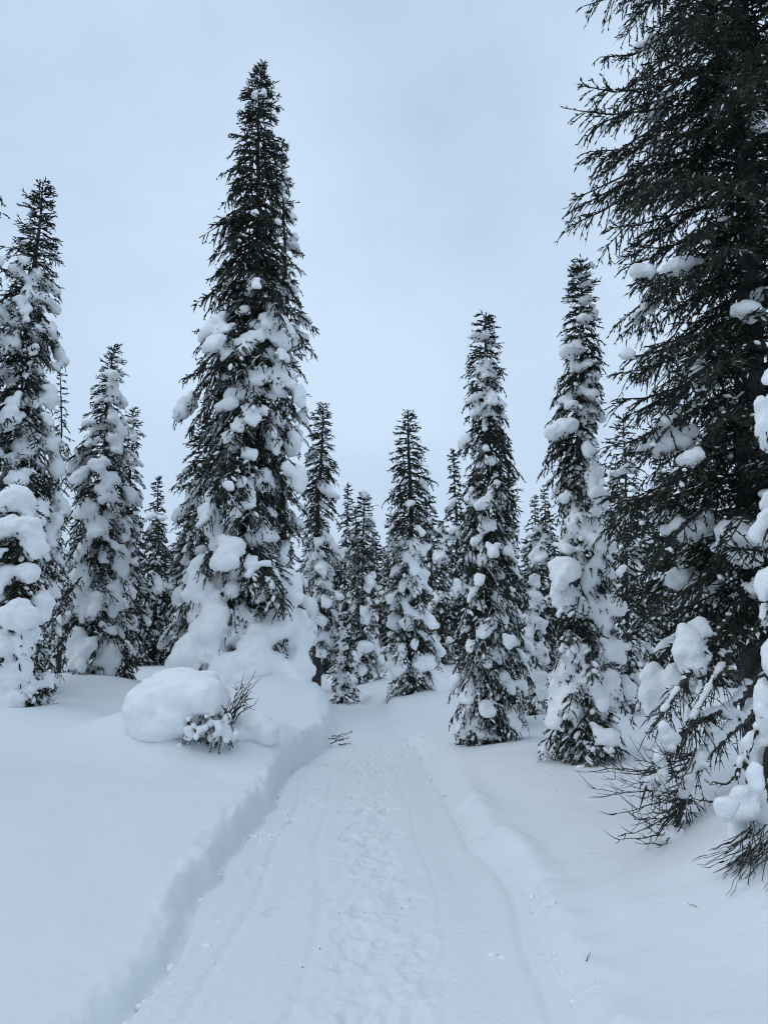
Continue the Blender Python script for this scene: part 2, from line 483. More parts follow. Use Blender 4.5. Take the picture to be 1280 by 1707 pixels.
def spruce(name, label, px_base, Y, top_px, prof_px, seed, group=None, per_m=34, droop=1.1, hang=.6, tw_sp=.05, sh_sp=.034,
           sh_len=.07, sh_w=.022, low=.05, load=((0, .5), (.5, .3), (.8, .05), (1, 0)), side=(0.3, -0.4), blob=.085, voxel=.036,
           dust=((0, .28), (.6, .1), (1, .0)), small_n=1200, clumps=(), cl_depth=.6, detail=0, trunk_r=.09, extra_br=None, cat='tree',
           base_z=None, sink=.15, up=.5, tw_max=.42, extra_parts=None, min_size=.22, max_parts=45, stem_snow=False):
    rng = np.random.default_rng(seed)
    b0 = at(px_base, 1100, Y); bx = b0[0]
    zb = gz(bx, Y) if base_z is None else base_z
    tp = at(top_px[0], top_px[1], Y)
    base, top = np.array([bx, Y, zb]), tp
    def axis(z): return bx + (tp[0] - bx) * (z - zb) / (tp[2] - zb)
    prof = []
    for py, l, r in prof_px:
        pl, pr = at(l, py, Y), at(r, py, Y)
        cx = axis(pl[2])
        prof.append((pl[2], max(cx - pl[0], .05), max(pr[0] - cx, .05)))
    prof.append((tp[2] + .05, .04, .04))
    C = crown_arrays(rng, zb, base, top, prof, per_m, droop, hang, tw_sp, sh_sp, sh_len, sh_w, low, extra_br, up, tw_max, 5 if detail else 4)
    root = empty(name, base); tag(root, label, cat, group)
    H = C['H']
    # trunk
    zz = np.linspace(-sink, H, 14); fr = np.clip(zz / H, 0, 1)
    P = base[None] + (top - base)[None] * fr[:, None]; P[:, 2] = zb + zz
    P[:, :2] += C['bow'][None] * np.sin(math.pi * fr)[:, None] + .004 * H * np.sin(fr * 11 + 40 * C['bow'][0])[:, None]
    P[1:-1, :2] += rng.normal(0, .008, (12, 2))
    v, q = tube_arrays([(P, trunk_r * (1 - fr) ** .8 + .006)], 9)
    obj('trunk', make_mesh('trunk', v - base, [(q, 0)]), M_BARK, root)
    # wood of the branches
    rb = (.006 + .010 * C['R'])
    v, q = tube_arrays([(C['curves'][i], rb[i] * np.linspace(1, .3, 6)) for i in range(len(rb))], 3)
    tag(obj('branches', make_mesh('branches', v - base, [(q, 0)]), M_TWIG, root), kind='stuff')
    # needles: a brush along every branch and twig, and loose side shoots
    def dusting(Pt):
        hz = np.clip((Pt[:, 2] - zb) / H, 0, 1)
        patch = fbm(Pt[:, 0] * 3 + Pt[:, 1] * 2, Pt[:, 2] * 3, seed, 2) + .5
        m_ = len(Pt)
        return (rng.uniform(size=m_) < np.interp(hz, *zip(*dust)) * 1.5 * np.clip(patch, 0, 1.2)) * rng.uniform(.55, 1, m_), np.clip(rng.normal(.42, .22, m_), 0, 1)
    n = len(C['SP'])
    snow, tint = dusting(C['SP'])
    wd = sh_w * rng.uniform(.8, 1.25, n) * (1 + .3 * (snow > 0))
    s1, t1 = dusting(C['TC'][:, 2])
    brc = C['curves'][:, [1, 2, 3, 4, 5]]
    if not detail: brc = np.stack([brc[:, 0], .5 * (brc[:, 1] + brc[:, 2]), .5 * (brc[:, 2] + brc[:, 3]), brc[:, 4]], 1)
    s2, t2 = dusting(brc[:, 2])
    st = (np.concatenate([C['TC'], brc]), np.r_[np.full(len(s1), sh_w * 1.05), np.full(len(s2), sh_w * 1.2)], np.r_[s1, s2 * .5] * (0 if detail else 1), np.r_[t1, t2])
    me = shoots_mesh(C['SP'], C['SD'], sh_len * rng.uniform(.6, 1.25, n), wd, snow, tint, detail, rng, base, st)
    obj('crown', me, M_NEEDLE, root)
    # snow load
    blobs = []
    nb = len(C['t'])
    ld = np.interp(C['t'], *zip(*load)) * (1.5 if detail else 2.8)
    sdv = np.array(side); bias = 1 + C['curves'][:, 0, 0] * 0 + (np.cos(C['az']) * sdv[0] + np.sin(C['az']) * sdv[1]) * 1.2
    pn = fbm(C['curves'][:, 5, 0] * 1.7 + C['curves'][:, 5, 1], C['curves'][:, 5, 2] * 1.3, seed + 50, 2)
    loaded = rng.uniform(size=nb) < ld * np.clip(bias, .1, 2.2) * np.clip(.95 + 3.0 * pn, .05, 2.4)
    done = np.zeros((0, 4))
    for i in rng.permutation(np.nonzero(loaded)[0]):
        w = blob * 1.35 * (.6 + .95 * rng.uniform() ** 1.6) * (.6 + .5 * min(C['R'][i] / .5, 1.3))
        cu = C['curves'][i]
        def on(s_):
            x = min(max(s_, 0), .999) * 5; j = int(x); return cu[j] * (1 - (x - j)) + cu[j + 1] * (x - j)
        sc_ = rng.uniform(.5, .95); c0 = on(sc_)
        skirt = C['t'][i] < .17 and np.interp(0, *zip(*load)) > 1     # at a buried foot the pillows run together
        if (C['t'][i] < .09 and not skirt) or C['t'][i] > .955: continue
        if len(done) and not skirt:
            if (np.linalg.norm(done[:, :3] - c0, axis=1) < .70 * (done[:, 3] + w)).any(): continue
        if skirt: w *= 1.35
        done = np.r_[done, [[*c0, w]]]
        arc = np.linalg.norm(np.diff(cu, axis=0), axis=1).sum()
        tan_ = norm(on(sc_ + .1) - on(sc_ - .1)); lat_ = norm(np.cross(tan_, [0, 0, 1.0]) + 1e-6)
        el = rng.uniform(.7, 1.9)                                    # some hang long, some sit round
        for _ in range(int(rng.integers(5, 8) + 4 * el)):
            u_, v_ = rng.uniform(-1, 1), rng.uniform(-1, 1)
            r = w * rng.uniform(.42, .68) * (1 - .25 * abs(u_))
            p = c0 + tan_ * (u_ * el * w * .85) + lat_ * (v_ * .6 * w) + [0, 0, .35 * w + .12 * w * rng.normal()]
            blobs.append((*p, r * rng.uniform(.95, 1.2), r * rng.uniform(.95, 1.2), r * rng.uniform(.85, 1.1)))
        blobs.append((*(c0 + [0, 0, .3 * w]), w * .75, w * .75, w * .7))
    # the large clumps one can tell apart in the photograph: (x, y, half width, half height)
    rel = C['SP'] - CAM
    dpt = rel[:, 1] * math.cos(PITCH) + rel[:, 2] * math.sin(PITCH)
    pix = np.stack([640 + F * rel[:, 0] / dpt, 853.5 - F * (rel[:, 2] * math.cos(PITCH) - rel[:, 1] * math.sin(PITCH)) / dpt], 1)
    for cl in clumps:
        px, py, rx, ry = cl[:4]
        dd = cl[4] if len(cl) > 4 else cl_depth
        near = np.hypot(pix[:, 0] - px, pix[:, 1] - py)
        ok = near < max(rx, ry) * .8
        if ok.sum() < 5 and not stem_snow: continue
        if ok.sum() < 5: c0 = at(px, py, Y - .12 - .25 * dd)            # packed on the bowed boughs round the foot
        else: c0 = at(px, py, float(np.quantile(C['SP'][ok, 1], max(.02, .5 - .5 * dd))))
        sc = np.linalg.norm(c0 - CAM) / F
        ax, azr = rx * sc, ry * sc
        m = max(4, int(7 * max(ax, azr) / min(ax, azr)))
        small_r = min(ax, azr)
        blobs.append((*c0, ax * .8, .7 * small_r, azr * .8))
        for _ in range(m):
            th = rng.uniform(0, 2 * math.pi); q_ = math.sqrt(rng.uniform(0, 1)) * .62
            r = small_r * rng.uniform(.34, .56)
            blobs.append((c0[0] + math.cos(th) * q_ * ax, c0[1] + rng.uniform(-.35, .25) * small_r, c0[2] + math.sin(th) * q_ * azr, r * 1.1, r, r * rng.uniform(.85, 1.15)))
    # crumbs lying along the twigs
    small = None
    small_n = int(small_n * .55)
    if small_n:
        nt = len(C['ti'])
        pw = np.interp(C['t'][C['ti']], *zip(*dust)) + 1e-6
        pt = fbm(C['TP'][:, 0] * 2.5 + C['TP'][:, 1] * 2, C['TP'][:, 2] * 2.5, seed + 9, 2) + .45
        pw = pw * np.clip(pt, .02, 1) * (C['ts'] > .25); pw = pw / pw.sum()
        j = rng.choice(nt, small_n, p=pw)
        u = rng.uniform(.3, .95, small_n)
        p = C['TP'][j] + C['td'][j] * (C['tl'][j] * u)[:, None] - np.array([0, 0, 1]) * (C['tl'][j] * C['tw'][j] * u ** 2)[:, None]
        r = rng.uniform(.5, 1.25, small_n) ** 1.5 * blob * .30
        p[:, 2] += r * .6
        dr_ = C['td'][j] - np.array([0, 0, 1.0]) * (2 * C['tw'][j] * u)[:, None] * .6
        small = np.concatenate([p, dr_, r[:, None], (r * rng.uniform(1.1, 2.2, small_n))[:, None]], 1)
    snow_parts(root, base, blobs, voxel, small, min_size, max_parts)
    if extra_parts: extra_parts(root, base, C, rng)
    return root

# trees stand on this ground, so its mounds come first
for px, Y, h, r in [(425, 14.0, .38, 1.5), (470, 12.6, .18, .9), (30, 10.4, .1, .8), (170, 15.3, .12, 1.0), (805, 9.2, .06, .8),
                    (965, 8.0, .06, .8), (1255, 6.0, .12, .9), (1335, 4.5, .46, .72), (1230, 5.3, .16, .6), (320, 8.3, .06, .7), (235, 8.8, .15, .9), (300, 9.1, .18, .7), (683, 15, .15, .9), (445, 9.2, .14, .5)]:
    MOUNDS.append((at(px, 1100, Y)[0], Y, h, r))

for px, Y in [(683, 15), (805, 9.2), (970, 8.0), (170, 15.3), (605, 20), (571, 17), (885, 11.5), (1046, 11), (28, 10.4)]:
    MOUNDS += [(at(px, 1100, Y)[0], Y, .13, .85), (at(px, 1100, Y)[0], Y, -.12, .38)]

def axis_lines():
    # graded grid: fine where the camera stands, coarse to the horizon
    def run(x, d, g, end):
        out, sg = [], 1 if end > x else -1
        while (end - x) * sg > 0: out.append(x); d *= g; x += sg * d
        return out + [end]
    X = np.r_[run(-3.2, .045, 1.07, -400)[::-1][:-1], np.arange(-3.2, -1.45, .04), np.arange(-1.45, -.6, .014), np.arange(-.6, 3.4, .04), run(3.4, .045, 1.07, 400)]
    Yv = np.r_[run(2.0, .05, 1.2, -60)[::-1][:-1], np.arange(2.0, 7.5, .035), run(7.5, .035, 1.022, 600)]
    return np.unique(np.round(X, 4)), np.unique(np.round(Yv, 4))

gx, gy = axis_lines()
GX, GY = np.meshgrid(gx, gy)
GZ = ground_z(GX, GY)
nx, ny = len(gx), len(gy)
ii, jj = np.meshgrid(np.arange(ny - 1), np.arange(nx - 1), indexing='ij')
q = np.stack([ii * nx + jj, ii * nx + jj + 1, (ii + 1) * nx + jj + 1, (ii + 1) * nx + jj], -1).reshape(-1, 4)
tag(obj('snow_ground', make_mesh('snow_ground', np.stack([GX, GY, GZ], -1).reshape(-1, 3), [(q, 0)]), M_GROUND), kind='structure')

# the trodden path lies in the cut
def build_path():
    rng = np.random.default_rng(4)
    ys, y, d = [], -6.0, .25
    while y < 60:
        ys.append(y)
        y += .25 if y < 2.4 else (.018 if y < 7 else .018 * (1 + (y - 7) * .35))
    ys = np.array(ys)
    nu = 120
    u = np.linspace(0, 1, nu)
    L, R = xl(ys) - .03, xr(ys) + .16
    X = L[:, None] + (R - L)[:, None] * u[None]; Yg = np.repeat(ys[:, None], nu, 1)
    cxl = .5 * (np.interp(ys, LE[:, 1], LE[:, 0]) + np.interp(ys, RE[:, 1], RE[:, 0]))
    off = X - cxl[:, None]                                   # metres right of the middle
    Z = .014 * fbm(X * 1.3, Yg * .9, 41, 3)
    Z += .015 * sstep(-off, .45, .8) + .03 * sstep(off, .62, .95)        # dished cross section
    # middle strip: trodden by boots
    strip = np.exp(-((off - .10 - .07 * np.sin(Yg * .7)) / .30) ** 4)
    Z -= .012 * strip
    Z += strip * (.012 * fbm(X * 8, Yg * 6, 43, 3) + .013 * fbm(X * 24, Yg * 22, 47, 2))
    # lines pressed in along the way by sledge runners
    for o_, w_, dep, s_ in [(-.62, .022, .020, .03), (-.26, .03, .016, .05), (.44, .02, .010, .04), (-.78, .05, -.014, .04)]:
        ln = o_ + s_ * np.sin(Yg * .9 + o_ * 7) + .02 * vnoise(Yg * 2, Yg * 0 + o_ * 9, 51)
        Z -= .6 * dep * np.exp(-((off - ln) / w_) ** 2) * (.55 + .9 * (vnoise(Yg * 1.1, Yg * 0 + o_, 53) + .5))
    # boot prints
    for k in range(230):
        fy = 2.6 + 16 * rng.uniform() ** 1.25
        lane = rng.choice([.10, .10, .28, -.05, -.48], p=[.3, .25, .2, .15, .1])
        fx = lane + rng.normal(0, .07); ang = rng.normal(0, .22); dep = rng.uniform(.004, .013)
        r0, r1 = np.searchsorted(ys, [fy - .25, fy + .25])
        if r1 <= r0: continue
        dx, dy = off[r0:r1] - fx, Yg[r0:r1] - fy
        a_, b_ = dx * math.cos(ang) - dy * math.sin(ang), dx * math.sin(ang) + dy * math.cos(ang)
        rr = np.sqrt((a_ / (.052 + .012 * np.cos(b_ * 14))) ** 2 + (b_ / .15) ** 2)
        Z[r0:r1] -= dep * (1 - sstep(rr, .88, 1.06)) - .35 * dep * np.exp(-((rr - 1.25) / .16) ** 2)
    Z -= .05 * np.exp(-((X - L[:, None] - .045) / .026) ** 2) * (.4 + vnoise(Yg * 2.5, Yg * 0, 61) + .5) + .022 * np.exp(-((X - R[:, None] + .2) / .04) ** 2)
    Z += np.where(Yg > 35, .9 * sstep(Yg, 35, 120), 0)
    n = len(ys)
    i_, j_ = np.meshgrid(np.arange(n - 1), np.arange(nu - 1), indexing='ij')
    qq = np.stack([i_ * nu + j_, i_ * nu + j_ + 1, (i_ + 1) * nu + j_ + 1, (i_ + 1) * nu + j_], -1).reshape(-1, 4)
    tag(obj('path', make_mesh('path', np.stack([X, Yg, Z], -1).reshape(-1, 3), [(qq, 0)]), M_PATH), kind='structure')
build_path()

# ------------------------------------------------------------------ the trees one can tell apart
spruce('spruce_tree', 'tallest spruce rising beside the path, dark top above a foot buried in snow', 425, 14.0, (440, 106),
       [(112, 434, 446), (142, 428, 452), (158, 402, 468), (200, 402, 478), (300, 382, 484), (390, 368, 494), (470, 362, 500), (560, 350, 512), (640, 322, 510), (720, 338, 508),
        (800, 330, 515), (900, 325, 515), (1000, 305, 520), (1080, 290, 520), (1140, 290, 525)],
       11, per_m=36, droop=1.15, hang=.9, trunk_r=.13, tw_sp=.048, sh_sp=.036, sh_w=.026, blob=.11, voxel=.04,
       load=((0, 2.2), (.13, 1.1), (.2, .6), (.5, .5), (.6, .3), (.66, .03), (.72, .006), (1, 0)), side=(.7, -.4), dust=((0, .35), (.45, .16), (.65, .04), (1, .01)), small_n=1800,
       clumps=[(432, 157, 16, 9), (462, 370, 13, 7), (420, 472, 10, 16), (370, 552, 16, 18), (398, 575, 20, 15), (490, 410, 11, 22), (468, 560, 22, 40),
               (440, 555, 9, 16), (440, 590, 9, 16), (465, 640, 18, 30), (500, 660, 14, 28), (385, 735, 20, 26), (415, 655, 18, 28), (455, 735, 18, 24),
               (490, 740, 16, 30), (500, 800, 16, 34), (440, 800, 20, 28), (350, 865, 22, 38), (435, 890, 30, 34), (365, 905, 18, 26), (405, 950, 18, 20),
               (330, 985, 26, 40), (480, 985, 26, 50), (500, 1060, 24, 60), (345, 1085, 44, 50), (400, 1050, 36, 46), (430, 1080, 30, 34), (450, 1120, 38, 44, .9),
               (380, 1125, 44, 44, .9), (500, 1120, 26, 50), (320, 1105, 28, 34), (475, 1130, 34, 36, .9), (415, 1120, 36, 40, .9), (350, 1040, 24, 34), (455, 1040, 26, 34), (300, 1120, 18, 22)],
       extra_br=[(at(400, 360, 14)[2], math.pi * .98, 1.1, .5), (at(400, 470, 14)[2], math.pi * 1.05, 1.15, .5), (at(420, 525, 14)[2], math.pi * .95, 1.15, .35),
                 (at(420, 600, 14)[2], math.pi * 1.02, 1.25, .45), (at(470, 530, 14)[2], .1, 1.0, .5)], max_parts=60)

spruce('spruce_tree', 'slender spruce spire hugging the right side of the tallest spruce', 474, 14.6, (474, 236),
       [(300, 460, 486), (400, 455, 500), (480, 460, 510), (560, 460, 525), (660, 460, 515), (800, 460, 510), (1100, 460, 520)],
       12, per_m=20, droop=1.0, trunk_r=.07, blob=.08, voxel=.035, load=((0, .5), (.5, .5), (.8, .25), (1, .05)), side=(.6, -.3), small_n=500)

spruce('spruce_tree', 'left hand spruce with a crooked bare tip, behind the snow smothered tree', 40, 13.0, (68, 302),
       [(350, 40, 90), (420, 20, 95), (500, 5, 105), (560, -5, 112), (640, -25, 105), (760, -40, 105), (900, -50, 110), (1000, -60, 110), (1150, -60, 100)],
       13, per_m=36, trunk_r=.13, load=((0, .7), (.5, .45), (.75, .25), (.85, .02), (1, 0)), side=(.3, -.7), dust=((0, .4), (.6, .3), (.85, .12), (1, 0)),
       clumps=[(45, 490, 12, 12), (20, 575, 20, 16), (85, 660, 14, 26), (40, 745, 24, 18), (85, 740, 16, 18), (15, 700, 20, 22), (90, 870, 18, 20), (95, 780, 16, 20)])

spruce('spruce_tree', 'small spruce smothered in huge snow pillows at the left edge', 28, 10.4, (30, 805),
       [(850, 0, 60), (900, -20, 70), (1000, -30, 75), (1100, -30, 85), (1190, -35, 85)],
       14, per_m=36, droop=1.2, trunk_r=.06, load=((0, .3), (.5, .3), (1, .3)), blob=.10, voxel=.025, side=(0, -.6), small_n=500, tw_sp=.045, sh_sp=.028,
       clumps=[(28, 830, 32, 26, .7), (48, 880, 28, 22, .9), (62, 905, 18, 34, .9), (8, 880, 20, 22, .9), (48, 955, 26, 20, 1.0), (10, 960, 16, 18, .9), (30, 1028, 46, 26, 1.2), (72, 1012, 20, 32, 1.1),
               (30, 1072, 34, 22, .8), (20, 1128, 28, 26, .8), (45, 1112, 14, 16, .8), (15, 1168, 30, 22, .8)])

spruce('spruce_tree', 'spruce cut by the left frame edge with only branch tips showing', -75, 12.0, (-70, 120),
       [(270, -130, -14), (330, -140, -12), (480, -150, -4), (600, -150, -2), (800, -160, 0), (1100, -160, 5)], 15, per_m=18, trunk_r=.14, tw_sp=.08, sh_sp=.045, sh_w=.03, small_n=300)

spruce('spruce_tree', 'medium spruce with a snow wrapped lower half, left of the tallest spruce', 170, 15.3, (190, 575),
       [(620, 175, 208), (680, 155, 215), (740, 130, 225), (800, 120, 225), (900, 105, 225), (1000, 105, 222), (1140, 108, 215)],
       16, per_m=36, trunk_r=.10, load=((0, .85), (.4, .7), (.7, .45), (.9, .1), (1, 0)), blob=.10, side=(.2, -.7), dust=((0, .45), (.7, .2), (1, .0)),
       clumps=[(193, 660, 12, 16), (205, 720, 12, 12), (195, 745, 13, 10), (145, 850, 22, 26), (165, 880, 22, 22), (190, 840, 12, 16), (140, 960, 20, 26), (150, 1010, 26, 34), (130, 1080, 22, 44), (180, 1100, 22, 44), (205, 940, 14, 40), (190, 1000, 16, 40)])
spruce('spruce_tree', 'narrow dark spruce peeking out right behind the snow wrapped medium spruce', 215, 17.0, (222, 678),
       [(720, 208, 235), (800, 200, 240), (900, 190, 238), (1000, 185, 235), (1130, 180, 235)], 17, per_m=32, trunk_r=.07, load=((0, .7), (.4, .5), (.7, .2), (1, 0)), small_n=700)
spruce('spruce_tree', 'thin sparse spire between the left hand spruce and the medium spruce', 102, 20.0, (102, 600),
       [(640, 95, 109), (720, 88, 116), (800, 80, 120), (950, 75, 130), (1100, 70, 135)], 18, per_m=14, trunk_r=.06, tw_sp=.09, sh_sp=.05, sh_w=.03, small_n=300, voxel=.05)

spruce('spruce_tree', 'dark leafy spruce tucked against the lower left of the tallest spruce', 335, 15.6, (345, 690),
       [(740, 312, 370), (800, 294, 370), (900, 284, 380), (1000, 278, 380), (1110, 272, 380)], 19, per_m=32, trunk_r=.08, load=((0, .6), (.5, .3), (1, 0)), small_n=1000, voxel=.035,
       clumps=[(320, 830, 14, 24), (300, 1000, 18, 20)])

spruce('spruce_tree', 'dark spruce with a marked bare trunk, just right of the tallest spruce', 530, 20.0, (538, 672),
       [(700, 520, 555), (760, 508, 566), (830, 502, 568), (900, 505, 572), (1000, 505, 570), (1060, 508, 568)], 20, per_m=34, trunk_r=.12, low=1.15, tw_sp=.07, sh_sp=.04,
       sh_w=.028, load=((0, .7), (.3, .5), (.5, .35), (.6, .05), (1, .02)), blob=.1, voxel=.045, small_n=1000, side=(.2, -.6), dust=((0, .5), (.5, .3), (.62, .05), (1, 0)),
       extra_parts=lambda root, base, C, rng: [obj(nm, make_mesh(nm, v_, [(q_, 0)]), mt, root) for nm, mt, z0_, z1_ in (('blue_band', M_BLUE, .50, .60), ('red_band', M_ORANGE, .45, .475))
                                               for v_, q_ in [tube_arrays([(np.array([[0, 0, z0_], [0, 0, z1_]]), np.array([.124, .124]))], 12)]])

spruce('spruce_tree', 'spruce capped by a round snow ball on its tip', 605, 20.0, (607, 822),
       [(850, 590, 628), (880, 580, 632), (940, 575, 630), (1000, 570, 632), (1125, 568, 635)], 21, per_m=36, trunk_r=.07, tw_sp=.07, sh_sp=.04, sh_w=.028, voxel=.045,
       clumps=[(607, 824, 11, 9, .1), (617, 845, 5, 5), (590, 1015, 8, 10)], small_n=1100, load=((0, .45), (.6, .35), (1, .05)), side=(.5, -.5), dust=((0, .4), (.7, .3), (1, 0)))
spruce('spruce_tree', 'little young spruce dotted with snow, standing alone before the snow capped spruce', 571, 17.0, (574, 1012),
       [(1040, 565, 583), (1080, 556, 590), (1120, 550, 592), (1150, 548, 592)], 22, per_m=30, trunk_r=.03, droop=.7, tw_sp=.06, sh_sp=.036, sh_w=.026, voxel=.035, small_n=450, blob=.075,
       load=((0, .5), (.6, .5), (1, .2)), side=(0, -.6), clumps=[(572, 1060, 7, 6), (568, 1098, 12, 6), (574, 1080, 10, 6), (570, 1128, 12, 6)], min_size=.15)

spruce('spruce_tree', 'even cone shaped spruce in the middle, white lumps on its lower half', 683, 15.0, (682, 685),
       [(730, 662, 700), (790, 645, 716), (850, 640, 722), (920, 635, 725), (1000, 640, 722), (1080, 640, 725), (1160, 645, 722)], 23, per_m=38, trunk_r=.09, droop=.95,
       load=((0, .45), (.35, .5), (.5, .35), (.56, .05), (1, .01)), side=(-.1, -.7), dust=((0, .4), (.5, .3), (.58, .05), (1, .01)), small_n=1100,
       clumps=[(701, 803, 8, 7), (665, 908, 7, 7), (682, 906, 6, 7), (688, 935, 14, 20), (700, 965, 18, 18), (712, 955, 8, 10), (660, 1035, 16, 16), (678, 1040, 16, 14), (682, 1020, 12, 14), (700, 1110, 16, 22), (660, 1120, 12, 22)])

spruce('spruce_tree', 'tall narrow spruce with a skirt of dark boughs, centre right beside the path', 805, 9.2, (812, 521),
       [(570, 793, 832), (620, 780, 842), (700, 768, 845), (740, 758, 860), (800, 762, 858), (900, 758, 858), (1000, 750, 865), (1100, 745, 872), (1160, 748, 875), (1230, 765, 862)],
       24, per_m=62, droop=1.25, hang=.9, trunk_r=.06, tw_sp=.034, sh_sp=.022, sh_len=.045, sh_w=.0155, blob=.055, voxel=.024, side=(.2, -.6),
       load=((0, .45), (.3, .35), (.7, .3), (.9, .15), (1, 0)), dust=((0, .32), (.5, .14), (1, .0)), small_n=1700, min_size=.12,
       clumps=[(808, 602, 9, 6), (822, 625, 7, 7), (815, 660, 14, 10), (797, 672, 8, 6), (808, 706, 7, 8), (783, 832, 11, 13), (795, 905, 13, 16), (805, 935, 16, 14), (765, 975, 12, 12), (778, 935, 8, 9),
               (830, 1000, 14, 26), (838, 1035, 10, 22), (792, 1003, 12, 8), (800, 1068, 9, 8), (785, 1205, 22, 16), (812, 1225, 22, 12), (770, 1215, 14, 20), (840, 1130, 12, 20)])
spruce('spruce_tree', 'dark companion spruce leaning out right behind the tall narrow spruce', 850, 10.6, (846, 790),
       [(830, 836, 862), (900, 832, 868), (1000, 828, 880), (1080, 825, 890), (1180, 825, 880)], 25, per_m=38, droop=1.3, hang=.9, trunk_r=.04, sh_w=.02, blob=.06, voxel=.03, small_n=700)

spruce('spruce_tree', 'snow bent sapling with stacked white blobs between two tall narrow spruces', 885, 11.5, (888, 945),
       [(980, 875, 900), (1050, 868, 905), (1120, 865, 910), (1190, 862, 912)], 26, per_m=30, droop=1.2, trunk_r=.03, blob=.08, voxel=.025, small_n=500, load=((0, .7), (1, .6)), side=(0, -.5),
       clumps=[(890, 965, 11, 14), (892, 995, 14, 16), (885, 1030, 10, 14), (900, 1040, 14, 12), (880, 1075, 12, 14), (895, 1080, 14, 14), (880, 1120, 14, 14), (900, 1130, 12, 18)])

spruce('spruce_tree', 'narrow spruce plastered with heavy snow, beside the big dark tree', 970, 8.0, (967, 434),
       [(480, 945, 985), (540, 938, 992), (600, 933, 1000), (700, 925, 1005), (760, 912, 1000), (820, 925, 1000), (900, 912, 1012), (1000, 908, 1025), (1100, 905, 1035), (1180, 898, 1044), (1265, 898, 1040)],
       27, per_m=62, droop=1.2, hang=.7, trunk_r=.06, tw_sp=.034, sh_sp=.022, sh_len=.045, sh_w=.0155, blob=.085, voxel=.023, side=(.5, -.6), min_size=.11, max_parts=60,
       load=((0, .5), (.25, .75), (.5, .6), (.8, .25), (.95, .1), (1, 0)), dust=((0, .3), (.6, .15), (1, .02)), small_n=1800,
       clumps=[(967, 460, 15, 7, .1), (943, 500, 6, 6), (990, 525, 9, 12), (965, 612, 20, 11), (990, 630, 14, 12), (945, 830, 15, 15), (985, 800, 16, 20), (960, 880, 24, 22), (985, 880, 16, 30), (930, 985, 16, 32), (945, 1000, 24, 30),
               (985, 960, 22, 30), (1000, 1020, 22, 40), (970, 1010, 20, 22), (1010, 1080, 18, 34), (965, 1085, 20, 18), (945, 1085, 14, 12), (1015, 1150, 20, 44), (985, 1130, 20, 20), (925, 1150, 12, 24), (1000, 1180, 14, 20), (990, 790, 14, 24)])

spruce('spruce_tree', 'thin half bare spruce with a snowy grey trunk, behind the plastered spruce', 1046, 11.0, (1040, 690),
       [(740, 1022, 1060), (800, 1010, 1072), (900, 1010, 1080), (1000, 1005, 1085), (1150, 1010, 1085)], 28, per_m=30, droop=.9, low=.35, trunk_r=.032, tw_sp=.08, sh_sp=.04, sh_w=.02, blob=.06, voxel=.03, small_n=800,
       load=((0, .5), (.6, .4), (1, .05)))

